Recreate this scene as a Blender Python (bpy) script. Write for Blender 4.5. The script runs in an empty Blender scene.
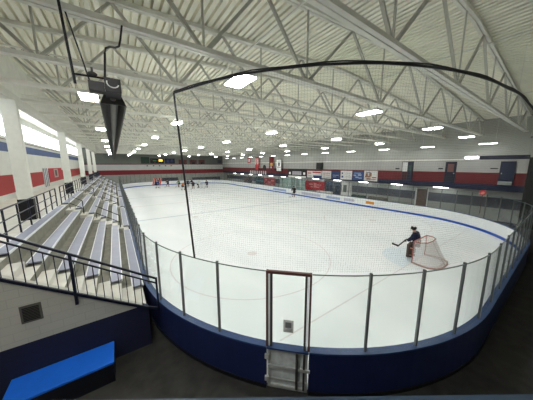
import bpy, bmesh, math, random
from mathutils import Vector, Matrix
random.seed(7)
SC = bpy.context.scene
COL = SC.collection
PI = math.pi

# ------------------------------------------------------------------ materials
def lin(c):
    out = []
    for v in c:
        v = v / 255.0
        out.append(v / 12.92 if v <= 0.04045 else ((v + 0.055) / 1.055) ** 2.4)
    return (*out, 1.0)

MATS = {}
def mat(name, rgb, rough=0.6, metal=0.0, var=0.08, scale=6.0, emit=None, spec=0.4):
    if name in MATS:
        return MATS[name]
    m = bpy.data.materials.new(name)
    m.use_nodes = True
    nt = m.node_tree
    b = nt.nodes['Principled BSDF']
    b.inputs['Roughness'].default_value = rough
    b.inputs['Metallic'].default_value = metal
    b.inputs['Specular IOR Level'].default_value = spec
    base = lin(rgb)
    if var > 0:
        tc = nt.nodes.new('ShaderNodeTexCoord')
        nz = nt.nodes.new('ShaderNodeTexNoise')
        nz.inputs['Scale'].default_value = scale
        nz.inputs['Detail'].default_value = 3
        rp = nt.nodes.new('ShaderNodeValToRGB')
        rp.color_ramp.elements[0].position = 0.3
        rp.color_ramp.elements[1].position = 0.7
        rp.color_ramp.elements[0].color = (*[v * (1 - var) for v in base[:3]], 1)
        rp.color_ramp.elements[1].color = (*[min(1, v * (1 + var)) for v in base[:3]], 1)
        nt.links.new(tc.outputs['Object'], nz.inputs['Vector'])
        nt.links.new(nz.outputs['Fac'], rp.inputs['Fac'])
        nt.links.new(rp.outputs['Color'], b.inputs['Base Color'])
    else:
        b.inputs['Base Color'].default_value = base
    if emit:
        b.inputs['Emission Color'].default_value = lin(emit[0])
        b.inputs['Emission Strength'].default_value = emit[1]
    MATS[name] = m
    return m

def banded(name, bands, rough=0.7, block=None):
    """paint bands by world height: [(z_from, rgb), ...] ascending; block = (w, h) adds masonry joints"""
    m = bpy.data.materials.new(name)
    m.use_nodes = True
    nt = m.node_tree
    b = nt.nodes['Principled BSDF']
    b.inputs['Roughness'].default_value = rough
    geo = nt.nodes.new('ShaderNodeNewGeometry')
    sep = nt.nodes.new('ShaderNodeSeparateXYZ')
    nt.links.new(geo.outputs['Position'], sep.inputs[0])
    mr = nt.nodes.new('ShaderNodeMath'); mr.operation = 'DIVIDE'
    mr.inputs[1].default_value = 12.0
    nt.links.new(sep.outputs['Z'], mr.inputs[0])
    rp = nt.nodes.new('ShaderNodeValToRGB')
    rp.color_ramp.interpolation = 'CONSTANT'
    els = rp.color_ramp.elements
    while len(els) < len(bands):
        els.new(0.5)
    for e, (z, c) in zip(els, bands):
        pass
    for i, (z, c) in enumerate(bands):
        els[i].position = max(0.0, z / 12.0) if i else 0.0
        els[i].color = lin(c)
    nt.links.new(mr.outputs[0], rp.inputs['Fac'])
    out = rp.outputs['Color']
    nz = nt.nodes.new('ShaderNodeTexNoise'); nz.inputs['Scale'].default_value = 0.8
    mp = nt.nodes.new('ShaderNodeMapRange')
    mp.inputs['To Min'].default_value = 0.88; mp.inputs['To Max'].default_value = 1.08
    nt.links.new(geo.outputs['Position'], nz.inputs['Vector'])
    nt.links.new(nz.outputs['Fac'], mp.inputs['Value'])
    mx = nt.nodes.new('ShaderNodeMixRGB'); mx.blend_type = 'MULTIPLY'; mx.inputs['Fac'].default_value = 1
    nt.links.new(out, mx.inputs['Color1']); nt.links.new(mp.outputs[0], mx.inputs['Color2'])
    out = mx.outputs[0]
    if block:
        cmb = nt.nodes.new('ShaderNodeCombineXYZ')
        ad = nt.nodes.new('ShaderNodeMath'); ad.operation = 'ADD'
        nt.links.new(sep.outputs['X'], ad.inputs[0]); nt.links.new(sep.outputs['Y'], ad.inputs[1])
        nt.links.new(ad.outputs[0], cmb.inputs['X']); nt.links.new(sep.outputs['Z'], cmb.inputs['Y'])
        br = nt.nodes.new('ShaderNodeTexBrick')
        br.inputs['Scale'].default_value = 1.0
        br.inputs['Brick Width'].default_value = block[0]
        br.inputs['Row Height'].default_value = block[1]
        br.inputs['Mortar Size'].default_value = 0.008
        br.inputs['Color1'].default_value = (1, 1, 1, 1)
        br.inputs['Color2'].default_value = (0.96, 0.96, 0.96, 1)
        br.inputs['Mortar'].default_value = (0.86, 0.86, 0.86, 1)
        nt.links.new(cmb.outputs[0], br.inputs['Vector'])
        m2 = nt.nodes.new('ShaderNodeMixRGB'); m2.blend_type = 'MULTIPLY'; m2.inputs['Fac'].default_value = 1
        nt.links.new(out, m2.inputs['Color1']); nt.links.new(br.outputs['Color'], m2.inputs['Color2'])
        out = m2.outputs[0]
    nt.links.new(out, b.inputs['Base Color'])
    return m

def glass_mat(name, tint, gloss=0.02, rough=0.03):
    m = bpy.data.materials.new(name)
    m.use_nodes = True
    nt = m.node_tree
    nt.nodes.remove(nt.nodes['Principled BSDF'])
    o = nt.nodes['Material Output']
    t = nt.nodes.new('ShaderNodeBsdfTransparent'); t.inputs['Color'].default_value = (*tint, 1)
    g = nt.nodes.new('ShaderNodeBsdfGlossy'); g.inputs['Roughness'].default_value = rough
    lw_ = nt.nodes.new('ShaderNodeLayerWeight'); lw_.inputs['Blend'].default_value = 0.5
    pwr = nt.nodes.new('ShaderNodeMath'); pwr.operation = 'POWER'; pwr.inputs[1].default_value = 5.0
    f = nt.nodes.new('ShaderNodeMath'); f.operation = 'MULTIPLY_ADD'; f.inputs[1].default_value = 0.6; f.inputs[2].default_value = gloss
    nt.links.new(lw_.outputs['Facing'], pwr.inputs[0]); nt.links.new(pwr.outputs[0], f.inputs[0])
    mx = nt.nodes.new('ShaderNodeMixShader')
    nt.links.new(f.outputs[0], mx.inputs[0])
    nt.links.new(t.outputs[0], mx.inputs[1]); nt.links.new(g.outputs[0], mx.inputs[2])
    nt.links.new(mx.outputs[0], o.inputs['Surface'])
    return m

def net_mat(name, rgb, pitch, width):
    m = bpy.data.materials.new(name)
    m.use_nodes = True
    nt = m.node_tree
    b = nt.nodes['Principled BSDF']
    b.inputs['Base Color'].default_value = lin(rgb); b.inputs['Roughness'].default_value = 0.8
    o = nt.nodes['Material Output']
    uv = nt.nodes.new('ShaderNodeUVMap'); uv.uv_map = 'UVMap'
    sp = nt.nodes.new('ShaderNodeSeparateXYZ'); nt.links.new(uv.outputs[0], sp.inputs[0])
    outs = []
    for ax in ('X', 'Y'):
        md = nt.nodes.new('ShaderNodeMath'); md.operation = 'FLOORED_MODULO'; md.inputs[1].default_value = pitch
        lt = nt.nodes.new('ShaderNodeMath'); lt.operation = 'LESS_THAN'; lt.inputs[1].default_value = width
        nt.links.new(sp.outputs[ax], md.inputs[0]); nt.links.new(md.outputs[0], lt.inputs[0]); outs.append(lt)
    mxx = nt.nodes.new('ShaderNodeMath'); mxx.operation = 'MAXIMUM'
    nt.links.new(outs[0].outputs[0], mxx.inputs[0]); nt.links.new(outs[1].outputs[0], mxx.inputs[1])
    t = nt.nodes.new('ShaderNodeBsdfTransparent')
    mx = nt.nodes.new('ShaderNodeMixShader')
    nt.links.new(mxx.outputs[0], mx.inputs[0]); nt.links.new(t.outputs[0], mx.inputs[1]); nt.links.new(b.outputs[0], mx.inputs[2])
    nt.links.new(mx.outputs[0], o.inputs['Surface'])
    return m

# ------------------------------------------------------------------ mesh building
class MB:
    def __init__(s):
        s.v, s.f, s.uv = [], [], None
    def box(s, x0, x1, y0, y1, z0, z1):
        n = len(s.v)
        s.v += [(x0, y0, z0), (x1, y0, z0), (x1, y1, z0), (x0, y1, z0), (x0, y0, z1), (x1, y0, z1), (x1, y1, z1), (x0, y1, z1)]
        s.f += [tuple(n + i for i in q) for q in ((0, 3, 2, 1), (4, 5, 6, 7), (0, 1, 5, 4), (1, 2, 6, 5), (2, 3, 7, 6), (3, 0, 4, 7))]
        return s
    def bar(s, a, b, w=0.05, h=None, up=(0, 0, 1)):
        h = h or w
        a, b = Vector(a), Vector(b)
        d = (b - a).normalized(); u = Vector(up)
        if abs(d.dot(u)) > 0.99: u = Vector((1, 0, 0))
        r = d.cross(u).normalized(); u = r.cross(d).normalized()
        n = len(s.v)
        for p in (a, b):
            for sx, sz in ((-1, -1), (1, -1), (1, 1), (-1, 1)):
                s.v.append(tuple(p + r * sx * w / 2 + u * sz * h / 2))
        s.f += [tuple(n + i for i in q) for q in ((0, 1, 2, 3), (7, 6, 5, 4), (0, 4, 5, 1), (1, 5, 6, 2), (2, 6, 7, 3), (3, 7, 4, 0))]
        return s
    def tube(s, pts, r, k=8, closed=False):
        pts = [Vector(p) for p in pts]
        n0 = len(s.v); N = len(pts)
        rr = r if isinstance(r, (list, tuple)) else [r] * N
        for i, p in enumerate(pts):
            if closed: d = pts[(i + 1) % N] - pts[i - 1]
            else: d = pts[min(i + 1, N - 1)] - pts[max(i - 1, 0)]
            d.normalize()
            u = Vector((0, 0, 1)) if abs(d.z) < 0.95 else Vector((1, 0, 0))
            a = d.cross(u).normalized(); b = a.cross(d).normalized()
            for j in range(k):
                t = 2 * PI * j / k
                s.v.append(tuple(p + (a * math.cos(t) + b * math.sin(t)) * rr[i]))
        for i in range(N if closed else N - 1):
            A, B = n0 + i * k, n0 + ((i + 1) % N) * k
            for j in range(k):
                s.f.append((A + j, A + (j + 1) % k, B + (j + 1) % k, B + j))
        if not closed:
            s.f.append(tuple(n0 + j for j in range(k))[::-1]); s.f.append(tuple(n0 + (N - 1) * k + j for j in range(k)))
        return s
    def prism(s, poly, axis, a, b):
        """poly: 2-D outline; axis 'x'|'y'|'z' extruded from a to b"""
        n = len(s.v); N = len(poly)
        for t in (a, b):
            for (p, q) in poly:
                s.v.append({'x': (t, p, q), 'y': (p, t, q), 'z': (p, q, t)}[axis])
        s.f.append(tuple(range(n, n + N))); s.f.append(tuple(range(n + 2 * N - 1, n + N - 1, -1)))
        for i in range(N):
            j = (i + 1) % N
            s.f.append((n + i, n + N + i, n + N + j, n + j))
        return s
    def sphere(s, c, r, nu=12, nv=8, sc=(1, 1, 1)):
        n = len(s.v)
        for i in range(nv + 1):
            t = PI * i / nv
            for j in range(nu):
                p = 2 * PI * j / nu
                s.v.append((c[0] + r * sc[0] * math.sin(t) * math.cos(p), c[1] + r * sc[1] * math.sin(t) * math.sin(p), c[2] + r * sc[2] * math.cos(t)))
        for i in range(nv):
            for j in range(nu):
                s.f.append((n + i * nu + j, n + (i + 1) * nu + j, n + (i + 1) * nu + (j + 1) % nu, n + i * nu + (j + 1) % nu))
        return s
    def disc(s, c, r, axis, h, k=20):
        poly = [(math.cos(2 * PI * i / k) * r, math.sin(2 * PI * i / k) * r) for i in range(k)]
        if axis == 'x': return s.prism([(c[1] + p, c[2] + q) for p, q in poly], 'x', c[0], c[0] + h)
        if axis == 'y': return s.prism([(c[0] + p, c[2] + q) for p, q in poly], 'y', c[1], c[1] + h)
        return s.prism([(c[0] + p, c[1] + q) for p, q in poly], 'z', c[2], c[2] + h)
    def build(s, name, m, parent=None, loc=None, smooth=False, bevel=0):
        me = bpy.data.meshes.new(name)
        me.from_pydata(s.v, [], s.f)
        bm = bmesh.new(); bm.from_mesh(me)
        bmesh.ops.remove_doubles(bm, verts=bm.verts, dist=1e-6)
        bmesh.ops.recalc_face_normals(bm, faces=bm.faces)
        if bevel:
            bmesh.ops.bevel(bm, geom=[e for e in bm.edges if len(e.link_faces) == 2 and e.calc_face_angle(0) > 0.6], offset=bevel, segments=2, affect='EDGES', profile=0.5)
        bm.to_mesh(me); bm.free()
        if smooth:
            for p in me.polygons: p.use_smooth = True
        me.materials.append(m)
        o = bpy.data.objects.new(name, me)
        COL.objects.link(o)
        if parent: o.parent = parent
        if loc: o.location = loc
        return o

def tag(o, label, cat, group=None):
    o['label'] = label; o['category'] = cat
    if group: o['group'] = group
    return o
def thing(name, label, cat, loc=(0, 0, 0), rz=0.0, group=None):
    o = bpy.data.objects.new(name, None); COL.objects.link(o)
    o.empty_display_size = 0.2
    o.location = loc; o.rotation_euler = (0, 0, rz)
    return tag(o, label, cat, group)
def structure(o, label=None):
    o['kind'] = 'structure'
    if label: o['label'] = label
    return o
def dup(root, loc, label=None, group=None, rz=None):
    r = root.copy(); COL.objects.link(r); r.location = loc
    if rz is not None: r.rotation_euler = (0, 0, rz)
    if label: r['label'] = label
    if group: r['group'] = group
    for ch in list(root.children):
        c = ch.copy(); COL.objects.link(c); c.parent = r
        for g in list(ch.children):
            d = g.copy(); COL.objects.link(d); d.parent = c
    return r
def nth(n):
    w = ['zeroth', 'first', 'second', 'third', 'fourth', 'fifth', 'sixth', 'seventh', 'eighth', 'ninth', 'tenth', 'eleventh', 'twelfth']
    if n < len(w): return w[n]
    return '%d%s' % (n, 'th' if 10 <= n % 100 <= 20 else {1: 'st', 2: 'nd', 3: 'rd'}.get(n % 10, 'th'))

# palette -----------------------------------------------------------
WEB = mat('shaded_white_web_steel', (190, 190, 181), 0.6, var=0.06, scale=3)  # same white paint as the chords, darkened to put shade into the webs
STEEL = mat('white_painted_steel', (226, 226, 217), 0.55, var=0.06, scale=3)
DECK = mat('white_painted_deck', (243, 241, 226), 0.6, var=0.05, scale=1.5)
ICE = None
NAVY = mat('navy_board_panel', (24, 35, 78), 0.45, var=0.1, scale=2)
CAPBLUE = mat('blue_cap_rail', (46, 70, 112), 0.4)
BOARDW = mat('white_board_panel', (228, 231, 232), 0.4, var=0.03)
KICK = mat('blue_kick_strip', (36, 84, 172), 0.5)
POST = mat('grey_aluminium_post', (100, 104, 104), 0.45, 0.3)
RUBBER = mat('black_rubber_floor', (50, 49, 47), 0.85, var=0.25, scale=3, spec=0.2)
CONC = mat('stand_concrete', (124, 123, 113), 0.85, var=0.14, scale=4)
CONCL = mat('pale_concrete', (196, 194, 186), 0.85, var=0.08, scale=3)
BENCHM = mat('pale_blue_grey_bench', (136, 139, 156), 0.42, 0.0, var=0.08, scale=2)
ALU = mat('bright_aluminium', (216, 218, 220), 0.4, 0.1, var=0.04)
BLACK = mat('black_paint', (18, 18, 22), 0.5)
RAILB = mat('dark_navy_rail', (17, 22, 42), 0.45)
COLW = mat('white_column_paint', (214, 214, 204), 0.6, var=0.04)
DARKG = mat('dark_grey_metal', (64, 64, 62), 0.5, 0.2)
WHITE = mat('white_paint', (225, 226, 224), 0.55, var=0.04)
RED = mat('red_paint', (158, 30, 36), 0.55)
DKRED = mat('deep_red_cloth', (112, 24, 30), 0.7)
BLUEB = mat('bright_blue_bench', (30, 104, 214), 0.4, var=0.05)
SILVER = mat('silver_gate_metal', (186, 188, 186), 0.4, 0.3)
NAVYD = mat('navy_door', (18, 26, 46), 0.5)
GREYD = mat('grey_slate_panel', (70, 72, 82), 0.6)
ORANGE = mat('orange_ad', (214, 140, 52), 0.6)
GREEN = mat('dark_green_cloth', (34, 66, 52), 0.7)
YELLOWE = mat('lit_yellow_digits', (240, 190, 60), 0.5, var=0, emit=((250, 200, 70), 1.6))
LAMP = mat('lit_lamp_diffuser', (255, 255, 255), 0.5, var=0, emit=((255, 255, 250), 96.0))
DECKGLOW = mat('deck_fill_glow', (255, 255, 255), 0.5, var=0, emit=((255, 255, 248), 12.0))  # upward glow added to the fixtures to brighten the roof deck
LAMP2 = mat('lit_tube_diffuser', (255, 255, 255), 0.5, var=0, emit=((252, 255, 252), 12.0))
SKYWIN = mat('daylit_window_panel', (255, 255, 255), 0.5, var=0, emit=((238, 246, 255), 5.2))
GLASS = glass_mat('clear_rink_glass', (0.972, 0.988, 0.98))
GLASSE = mat('green_glass_edge', (70, 92, 84), 0.3, var=0)
WINGLASS = mat('pale_green_lobby_glass', (150, 176, 170), 0.15, var=0.25, scale=1.5, spec=0.6)
WINDARK = mat('dark_blue_glass', (46, 62, 84), 0.12, var=0.3, scale=1.2, spec=0.6)
NETM = net_mat('knotted_net', (92, 96, 94), 0.05, 0.0017)
GOALNET = net_mat('white_goal_net', (232, 226, 222), 0.05, 0.014)
BROWN = mat('rust_brown_post', (84, 50, 44), 0.55)
SKIN = mat('skin', (206, 160, 132), 0.6, var=0)

# ------------------------------------------------------------------ rink outline
XL, XR, YN, YF, R = 0.58, 25.5, 0.98, 61.95, 7.97
HB = 1.15           # board height
GT = 3.0            # glass top
def make_path():
    lx, ly = (XR - XL) - 2 * R, (YF - YN) - 2 * R
    q = R * PI / 2
    segs = [('a', (XL + R, YN + R), 225, 180, q / 2), ('l', (XL, YN + R), (0, 1), None, ly), ('a', (XL + R, YF - R), 180, 90, q),
            ('l', (XL + R, YF), (1, 0), None, lx), ('a', (XR - R, YF - R), 90, 0, q), ('l', (XR, YF - R), (0, -1), None, ly),
            ('a', (XR - R, YN + R), 0, -90, q), ('l', (XR - R, YN), (-1, 0), None, lx), ('a', (XL + R, YN + R), 270, 225, q / 2)]
    return segs, sum(s[4] for s in segs)
SEGS, LEN = make_path()
def P(s, off=0.0):
    """point on the glass line, off > 0 is away from the ice"""
    s = s % LEN
    for k, c, a, b, L in SEGS:
        if s <= L + 1e-9:
            if k == 'a':
                t = math.radians(a + (b - a) * s / L)
                return (c[0] + (R + off) * math.cos(t), c[1] + (R + off) * math.sin(t))
            n = (-a[1], a[0])
            return (c[0] + a[0] * s + n[0] * off, c[1] + a[1] * s + n[1] * off)
        s -= L
def samples(s0, s1, step=0.35):
    n = max(1, int(math.ceil((s1 - s0) / step)))
    return [s0 + (s1 - s0) * i / n for i in range(n + 1)]
def sweep(s0, s1, prof, step=0.35):
    """prof: closed outline of (off, z)"""
    mb = MB(); S = samples(s0, s1, step); k = len(prof)
    for s in S:
        for (o, z) in prof:
            x, y = P(s, o); mb.v.append((x, y, z))
    for i in range(len(S) - 1):
        for j in range(k):
            a, b = i * k + j, i * k + (j + 1) % k
            mb.f.append((a, b, b + k, a + k))
    mb.f.append(tuple(range(k))); mb.f.append(tuple(range((len(S) - 1) * k, len(S) * k))[::-1])
    return mb
def rect(o0, o1, z0, z1):
    return [(o0, z0), (o1, z0), (o1, z1), (o0, z1)]

# ------------------------------------------------------------------ setting: floor, ice
structure(MB().box(-6.3, 29.8, -5, 64.3, -0.2, 0.0).build('floor', RUBBER), 'black rubber floor around the rink')
def ice_material():
    m = mat('rink_ice', (224, 230, 230), 0.32, var=0.0, spec=0.35)
    nt = m.node_tree; b = nt.nodes['Principled BSDF']
    geo = nt.nodes.new('ShaderNodeNewGeometry')
    nz = nt.nodes.new('ShaderNodeTexNoise'); nz.inputs['Scale'].default_value = 0.5; nz.inputs['Detail'].default_value = 5
    mp = nt.nodes.new('ShaderNodeMapping'); mp.inputs['Scale'].default_value = (1.0, 0.35, 1)
    rp = nt.nodes.new('ShaderNodeValToRGB')
    rp.color_ramp.elements[0].position = 0.35; rp.color_ramp.elements[0].color = lin((232, 237, 240))
    rp.color_ramp.elements[1].position = 0.7; rp.color_ramp.elements[1].color = lin((243, 246, 248))
    nt.links.new(geo.outputs['Position'], mp.inputs['Vector']); nt.links.new(mp.outputs[0], nz.inputs['Vector'])
    nt.links.new(nz.outputs['Fac'], rp.inputs['Fac']); nt.links.new(rp.outputs['Color'], b.inputs['Base Color'])
    return m
mb = MB()
S = samples(0, LEN, 0.5)[:-1]
top = [(*P(s, -0.05), 0.1) for s in S]; bot = [(*P(s, -0.05), 0.001) for s in S]
mb.v = top + bot; n = len(S)
mb.f = [tuple(range(n))] + [(i, (i + 1) % n, n + (i + 1) % n, n + i) for i in range(n)]
ice = structure(mb.build('floor_ice', ice_material()), 'white ice sheet of the rink')
FAINTB = mat('faint_blue_ice_line', (194, 204, 218), 0.35, var=0.05)
FAINTR = mat('faint_red_ice_line', (222, 218, 220), 0.35, var=0.05)
CREASE = mat('pale_blue_crease', (222, 233, 240), 0.35, var=0.03)
DKLINE = mat('dark_blue_goal_line', (128, 140, 164), 0.35, var=0.05)
def strip(name, y, w, m, x0=XL + 0.1, x1=XR - 0.1):
    MB().box(x0, x1, y - w / 2, y + w / 2, 0.1, 0.1015).build(name, m, ice)
strip('ice_blue_line', 23.2, 0.3, FAINTB); strip('ice_blue_line', 39.9, 0.3, FAINTB); strip('ice_centre_line', 31.45, 0.3, FAINTR)
strip('ice_goal_line', 4.45, 0.05, FAINTR, 3.6, 22.4); strip('ice_goal_line', 58.2, 0.22, DKLINE, 3.0, 23.0)
def ring(x, y, r, w, m, name='ice_circle'):
    b = MB(); k = 64
    for i in range(k):
        t = 2 * PI * i / k
        for q in (r - w / 2, r + w / 2): b.v.append((x + q * math.cos(t), y + q * math.sin(t), 0.1008))
    b.f = [(2 * i, 2 * i + 1, (2 * i + 3) % (2 * k), (2 * i + 2) % (2 * k)) for i in range(k)]
    b.build(name, m, ice)
for cx in (6.3, 19.7):
    for cy in (10.5, 52.4): ring(cx, cy, 4.5, 0.06, FAINTR)
ring(13.0, 31.45, 4.5, 0.06, FAINTB)
for cx, cy in ((6.3, 10.5), (19.7, 10.5), (6.3, 21.7), (19.7, 21.7), (13, 31.45)):
    MB().disc((cx, cy, 0.1), 0.3, 'z', 0.0012).build('ice_spot', FAINTR, ice)
poly = [(13.56 + 1.8 * math.cos(t), 4.45 + 1.8 * math.sin(t)) for t in [PI * i / 20 for i in range(21)]]
MB().prism(poly, 'z', 0.1, 0.1006).build('ice_crease', CREASE, ice)

# ------------------------------------------------------------------ dasher boards, gate, glass
GATE = 0.49
boards = thing('dasher_boards', 'long white and navy dasher boards with blue cap circling the ice', 'rink boards', (0, 0, 0))
s0, s1 = GATE, LEN - GATE
sweep(s0, s1, rect(0.015, 0.07, 0.0, HB - 0.04)).build('outer_panel', NAVY, boards)
sweep(s0, s1, rect(-0.07, 0.015, 0.102, HB - 0.04)).build('inner_panel', BOARDW, boards)
sweep(s0, s1, rect(-0.09, 0.09, HB - 0.04, HB)).build('cap_rail', CAPBLUE, boards)
sweep(s0, s1, rect(-0.085, -0.07, 0.102, 0.30)).build('kick_strip', KICK, boards)
sweep(s0, s1, rect(0.07, 0.085, 0.0, 0.10)).build('base_strip', BLACK, boards)

npan = 124
pw = (s1 - s0) / npan
def glass_pane(i):
    a, b = s0 + i * pw, s0 + (i + 1) * pw
    if i < npan // 2:
        lab = 'clear rink glass pane, %s from the silver gate going past the bleachers' % nth(i + 1)
    else:
        lab = 'clear rink glass pane, %s from the silver gate going behind the goal' % nth(npan - i)
    g = sweep(a + 0.02, b - 0.02, rect(-0.006, 0.006, HB + 0.001, GT), 0.33).build('glass_pane', GLASS)
    tag(g, lab, 'glass', 'glass panes standing on the rink boards')
    sweep(a + 0.02, b - 0.02, rect(-0.011, 0.011, GT - 0.012, GT + 0.006), 0.33).build('edge_strip', GLASSE, g)
    s = a if i < npan // 2 else b
    if abs(s - GATE) < 0.01 or abs(s - (LEN - GATE)) < 0.01: return
    x, y = P(s); x2, y2 = P(s + 0.01)
    d = Vector((x2 - x, y2 - y, 0)).normalized()
    pb = MB()
    pb.bar((x, y, HB), (x, y, GT + 0.05), 0.048, 0.05, up=(-d.y, d.x, 0))
    pb.build('post', POST, g)
for i in range(npan): glass_pane(i)
# the pane boundary in the middle of the far half shares one post
# gate
gx, gy = P(0)
gate = thing('rink_gate', 'silver barred gate with a tall glass door in the curved boards', 'gate', (gx, gy, 0), math.radians(135))
# local frame: +x along the boards, +y toward outside
def gate_box(name, m, *b, parent=None, bevel=0): return MB().box(*b).build(name, m, parent or gate, bevel=bevel)
gw = GATE - 0.01
gate_box('glass_pane', GLASS, -gw + 0.1, gw - 0.1, -0.006, 0.006, HB + 0.03, GT - 0.06)
for sx in (-1, 1):
    MB().box(sx * gw - 0.021, sx * gw + 0.021, -0.04, 0.05, HB, GT + 0.03).build('frame_post', BROWN, gate)
    MB().box(sx * (gw - 0.095) - 0.024, sx * (gw - 0.095) + 0.024, -0.03, 0.04, HB, GT - 0.02).build('door_stile', DARKG, gate)
    MB().box(sx * (gw - 0.048) - 0.012, sx * (gw - 0.048) + 0.012, -0.02, 0.03, HB, GT - 0.02).build('edge_gasket', WHITE, gate)
gate_box('top_bar', BROWN, -gw, gw, -0.03, 0.04, GT - 0.03, GT + 0.03)
gate_box('cap_rail', CAPBLUE, -gw, gw, -0.09, 0.09, HB - 0.04, HB)
gate_box('gate_panel', mat('pale_gate_sheet', (206, 212, 212), 0.45, 0.1, var=0.2, scale=5), -gw + 0.02, gw - 0.02, -0.03, 0.0, 0.06, HB - 0.06)
fr = MB()
fr.box(-gw + 0.01, gw - 0.01, 0.0, 0.04, 0.03, 0.10).box(-gw + 0.01, gw - 0.01, 0.0, 0.04, HB - 0.12, HB - 0.05)
fr.box(-gw + 0.01, -gw + 0.08, 0.0, 0.04, 0.03, HB - 0.05).box(gw - 0.08, gw - 0.01, 0.0, 0.04, 0.03, HB - 0.05)
fr.build('gate_frame', SILVER, gate)
gate_box('latch_bar', SILVER, -gw - 0.04, gw - 0.02, 0.04, 0.075, 0.60, 0.675)
gate_box('lower_rail', SILVER, -gw + 0.02, gw - 0.02, 0.03, 0.055, 0.26, 0.31)
# +x of the gate frame runs toward the goal end or the bleachers; the upright latch post stands on the goal side
UP = -1
gate_box('latch_upright', DARKG, UP * 0.22 - 0.03, UP * 0.22 + 0.03, 0.04, 0.08, 0.1, HB - 0.1)
gate_box('latch_upright', DARKG, UP * 0.38 - 0.02, UP * 0.38 + 0.02, 0.04, 0.07, 0.1, HB - 0.1)
for z in (0.3, 0.9):
    gate_box('hinge', SILVER, gw - 0.05, gw + 0.05, 0.04, 0.10, z - 0.06, z + 0.06, bevel=0.01)
sg = thing('gate_sign', 'small white notice with grey print on the gate glass', 'sign', (gx, gy, 0), math.radians(135))
MB().box(-0.125, 0.105, 0.0065, 0.012, 1.54, 1.86).build('sign_plate', WHITE, sg, bevel=0.004)
mk = MB(); mk.box(-0.08, 0.06, 0.012, 0.0135, 1.66, 1.80)
for z in (1.57, 1.60, 1.63): mk.box(-0.1, 0.08 - (z - 1.57), 0.012, 0.0135, z, z + 0.014)
mk.build('sign_print', mat('grey_print', (120, 122, 124), 0.6), sg)

# ------------------------------------------------------------------ bleachers
TX, TR, TZ = 0.41, 0.57, 0.37
Y0, Y1 = 6.86, 59.0
prof = [(TX, 0.0), (TX, 1.2)]
for k in range(1, 6):
    prof += [(TX - TR * k, 1.2 + TZ * (k - 1)), (TX - TR * k, 1.2 + TZ * k)]
XC = TX - TR * 5      # concourse edge
prof += [(-6.0, 3.05), (-6.0, 0.0)]
stand = structure(MB().prism(prof, 'y', Y0, Y1).build('floor_stand', CONC), 'stepped concrete stand beside the ice')
structure(MB().box(-6.0, XC, Y1, 64.0, 0.0, 3.05).build('floor_landing', CONC), 'concrete landing at the far end of the stand')
MB().box(-6.0, XC - 0.35, Y0, Y1, 3.05, 3.056).build('concourse_paint', CONCL, stand)
AISLES = [(6.95, 7.95), (16.0, 17.0), (24.5, 25.5), (33.0, 34.0), (41.5, 42.5), (50.0, 51.0)]
for (a, b) in AISLES:
    for k in range(0, 5):
        x = TX - TR * (k + 1)
        MB().box(x, x + 0.29, a, b, 1.2 + TZ * k, 1.2 + TZ * k + TZ / 2).build('aisle_step', CONCL, stand)
    for k in range(0, 6):
        MB().box(TX - TR * k - 0.28, TX - TR * k, a, b, 1.2 + TZ * k, 1.2 + TZ * k + 0.004).build('aisle_paint', CONCL, stand)
secs = [(8.05, 15.9), (17.1, 24.4), (25.6, 32.9), (34.1, 41.4), (42.6, 49.9), (51.1, 58.8)]
for si, (a, b) in enumerate(secs):
    for k in range(0, 6):
        x = TX - TR * k
        z = 1.2 + TZ * k
        be = thing('bleacher_bench', 'bleacher bench, %s row up from the ice, %s section from the block wall' % (nth(k + 1), nth(si + 1)), 'bench', (x, (a + b) / 2, z), 0, 'bleacher benches on the stand')
        h = (b - a) / 2
        MB().box(-0.27, 0.012, -h, h, 0.055, 0.085).build('seat_plank', BENCHM, be)
        MB().box(-0.298, -0.27, -h, h, 0.03, 0.092).build('edge_trim', ALU, be)
        MB().box(0.012, 0.04, -h, h, 0.03, 0.092).build('edge_trim', ALU, be)
        br = MB()
        for q in range(7):
            yy = -h + 0.2 + q * (2 * h - 0.4) / 6
            br.box(-0.25, -0.01, yy - 0.03, yy + 0.03, 0.001, 0.055)
        br.build('bracket', DARKG, be)
# aisle handrails
for ai, (a, b) in enumerate(AISLES[1:]):
    ym = (a + b) / 2
    hr = thing('aisle_handrail', 'black aisle handrail on the bleacher steps, %s aisle from the grey block wall' % nth(ai + 1), 'handrail', (0, ym, 0), 0, 'aisle handrails on the bleachers')
    for k0, k1 in ((0, 2), (3, 4)):
        xa, xb = TX - 0.43 - TR * k0, TX - 0.43 - TR * k1
        za, zb = 1.2 + TZ * k0, 1.2 + TZ * k1
        MB().tube([(xa, 0, za), (xa, 0, za + 0.95), (xb, 0, zb + 0.95), (xb, 0, zb)], 0.024).build('rail_loop', BLACK, hr)
        MB().tube([(xa, 0, za + 0.5), (xb, 0, zb + 0.5)], 0.018).build('mid_rail', BLACK, hr)
# concourse guard rail, in runs between aisles
for si, (a, b) in enumerate(secs):
    x = -2.72
    gr = thing('guard_rail', 'dark guard rail on the concourse edge, %s run from the grey block wall' % nth(si + 1), 'railing', (x, a, 3.05), 0, 'guard rails along the concourse')
    L = b - a
    MB().tube([(0, 0, 1.05), (0, L, 1.05)], 0.026).build('top_rail', RAILB, gr)
    MB().tube([(0, 0, 0.72), (0, L, 0.72)], 0.02).build('mid_rail', RAILB, gr)
    MB().tube([(0, 0, 0.38), (0, L, 0.38)], 0.02).build('mid_rail', RAILB, gr)
    npst = int(L / 1.25) + 1
    for q in range(npst + 1):
        yy = L * q / npst
        MB().tube([(0, yy, 0.007), (0, yy, 1.05)], 0.026).build('post', RAILB, gr)

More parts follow.
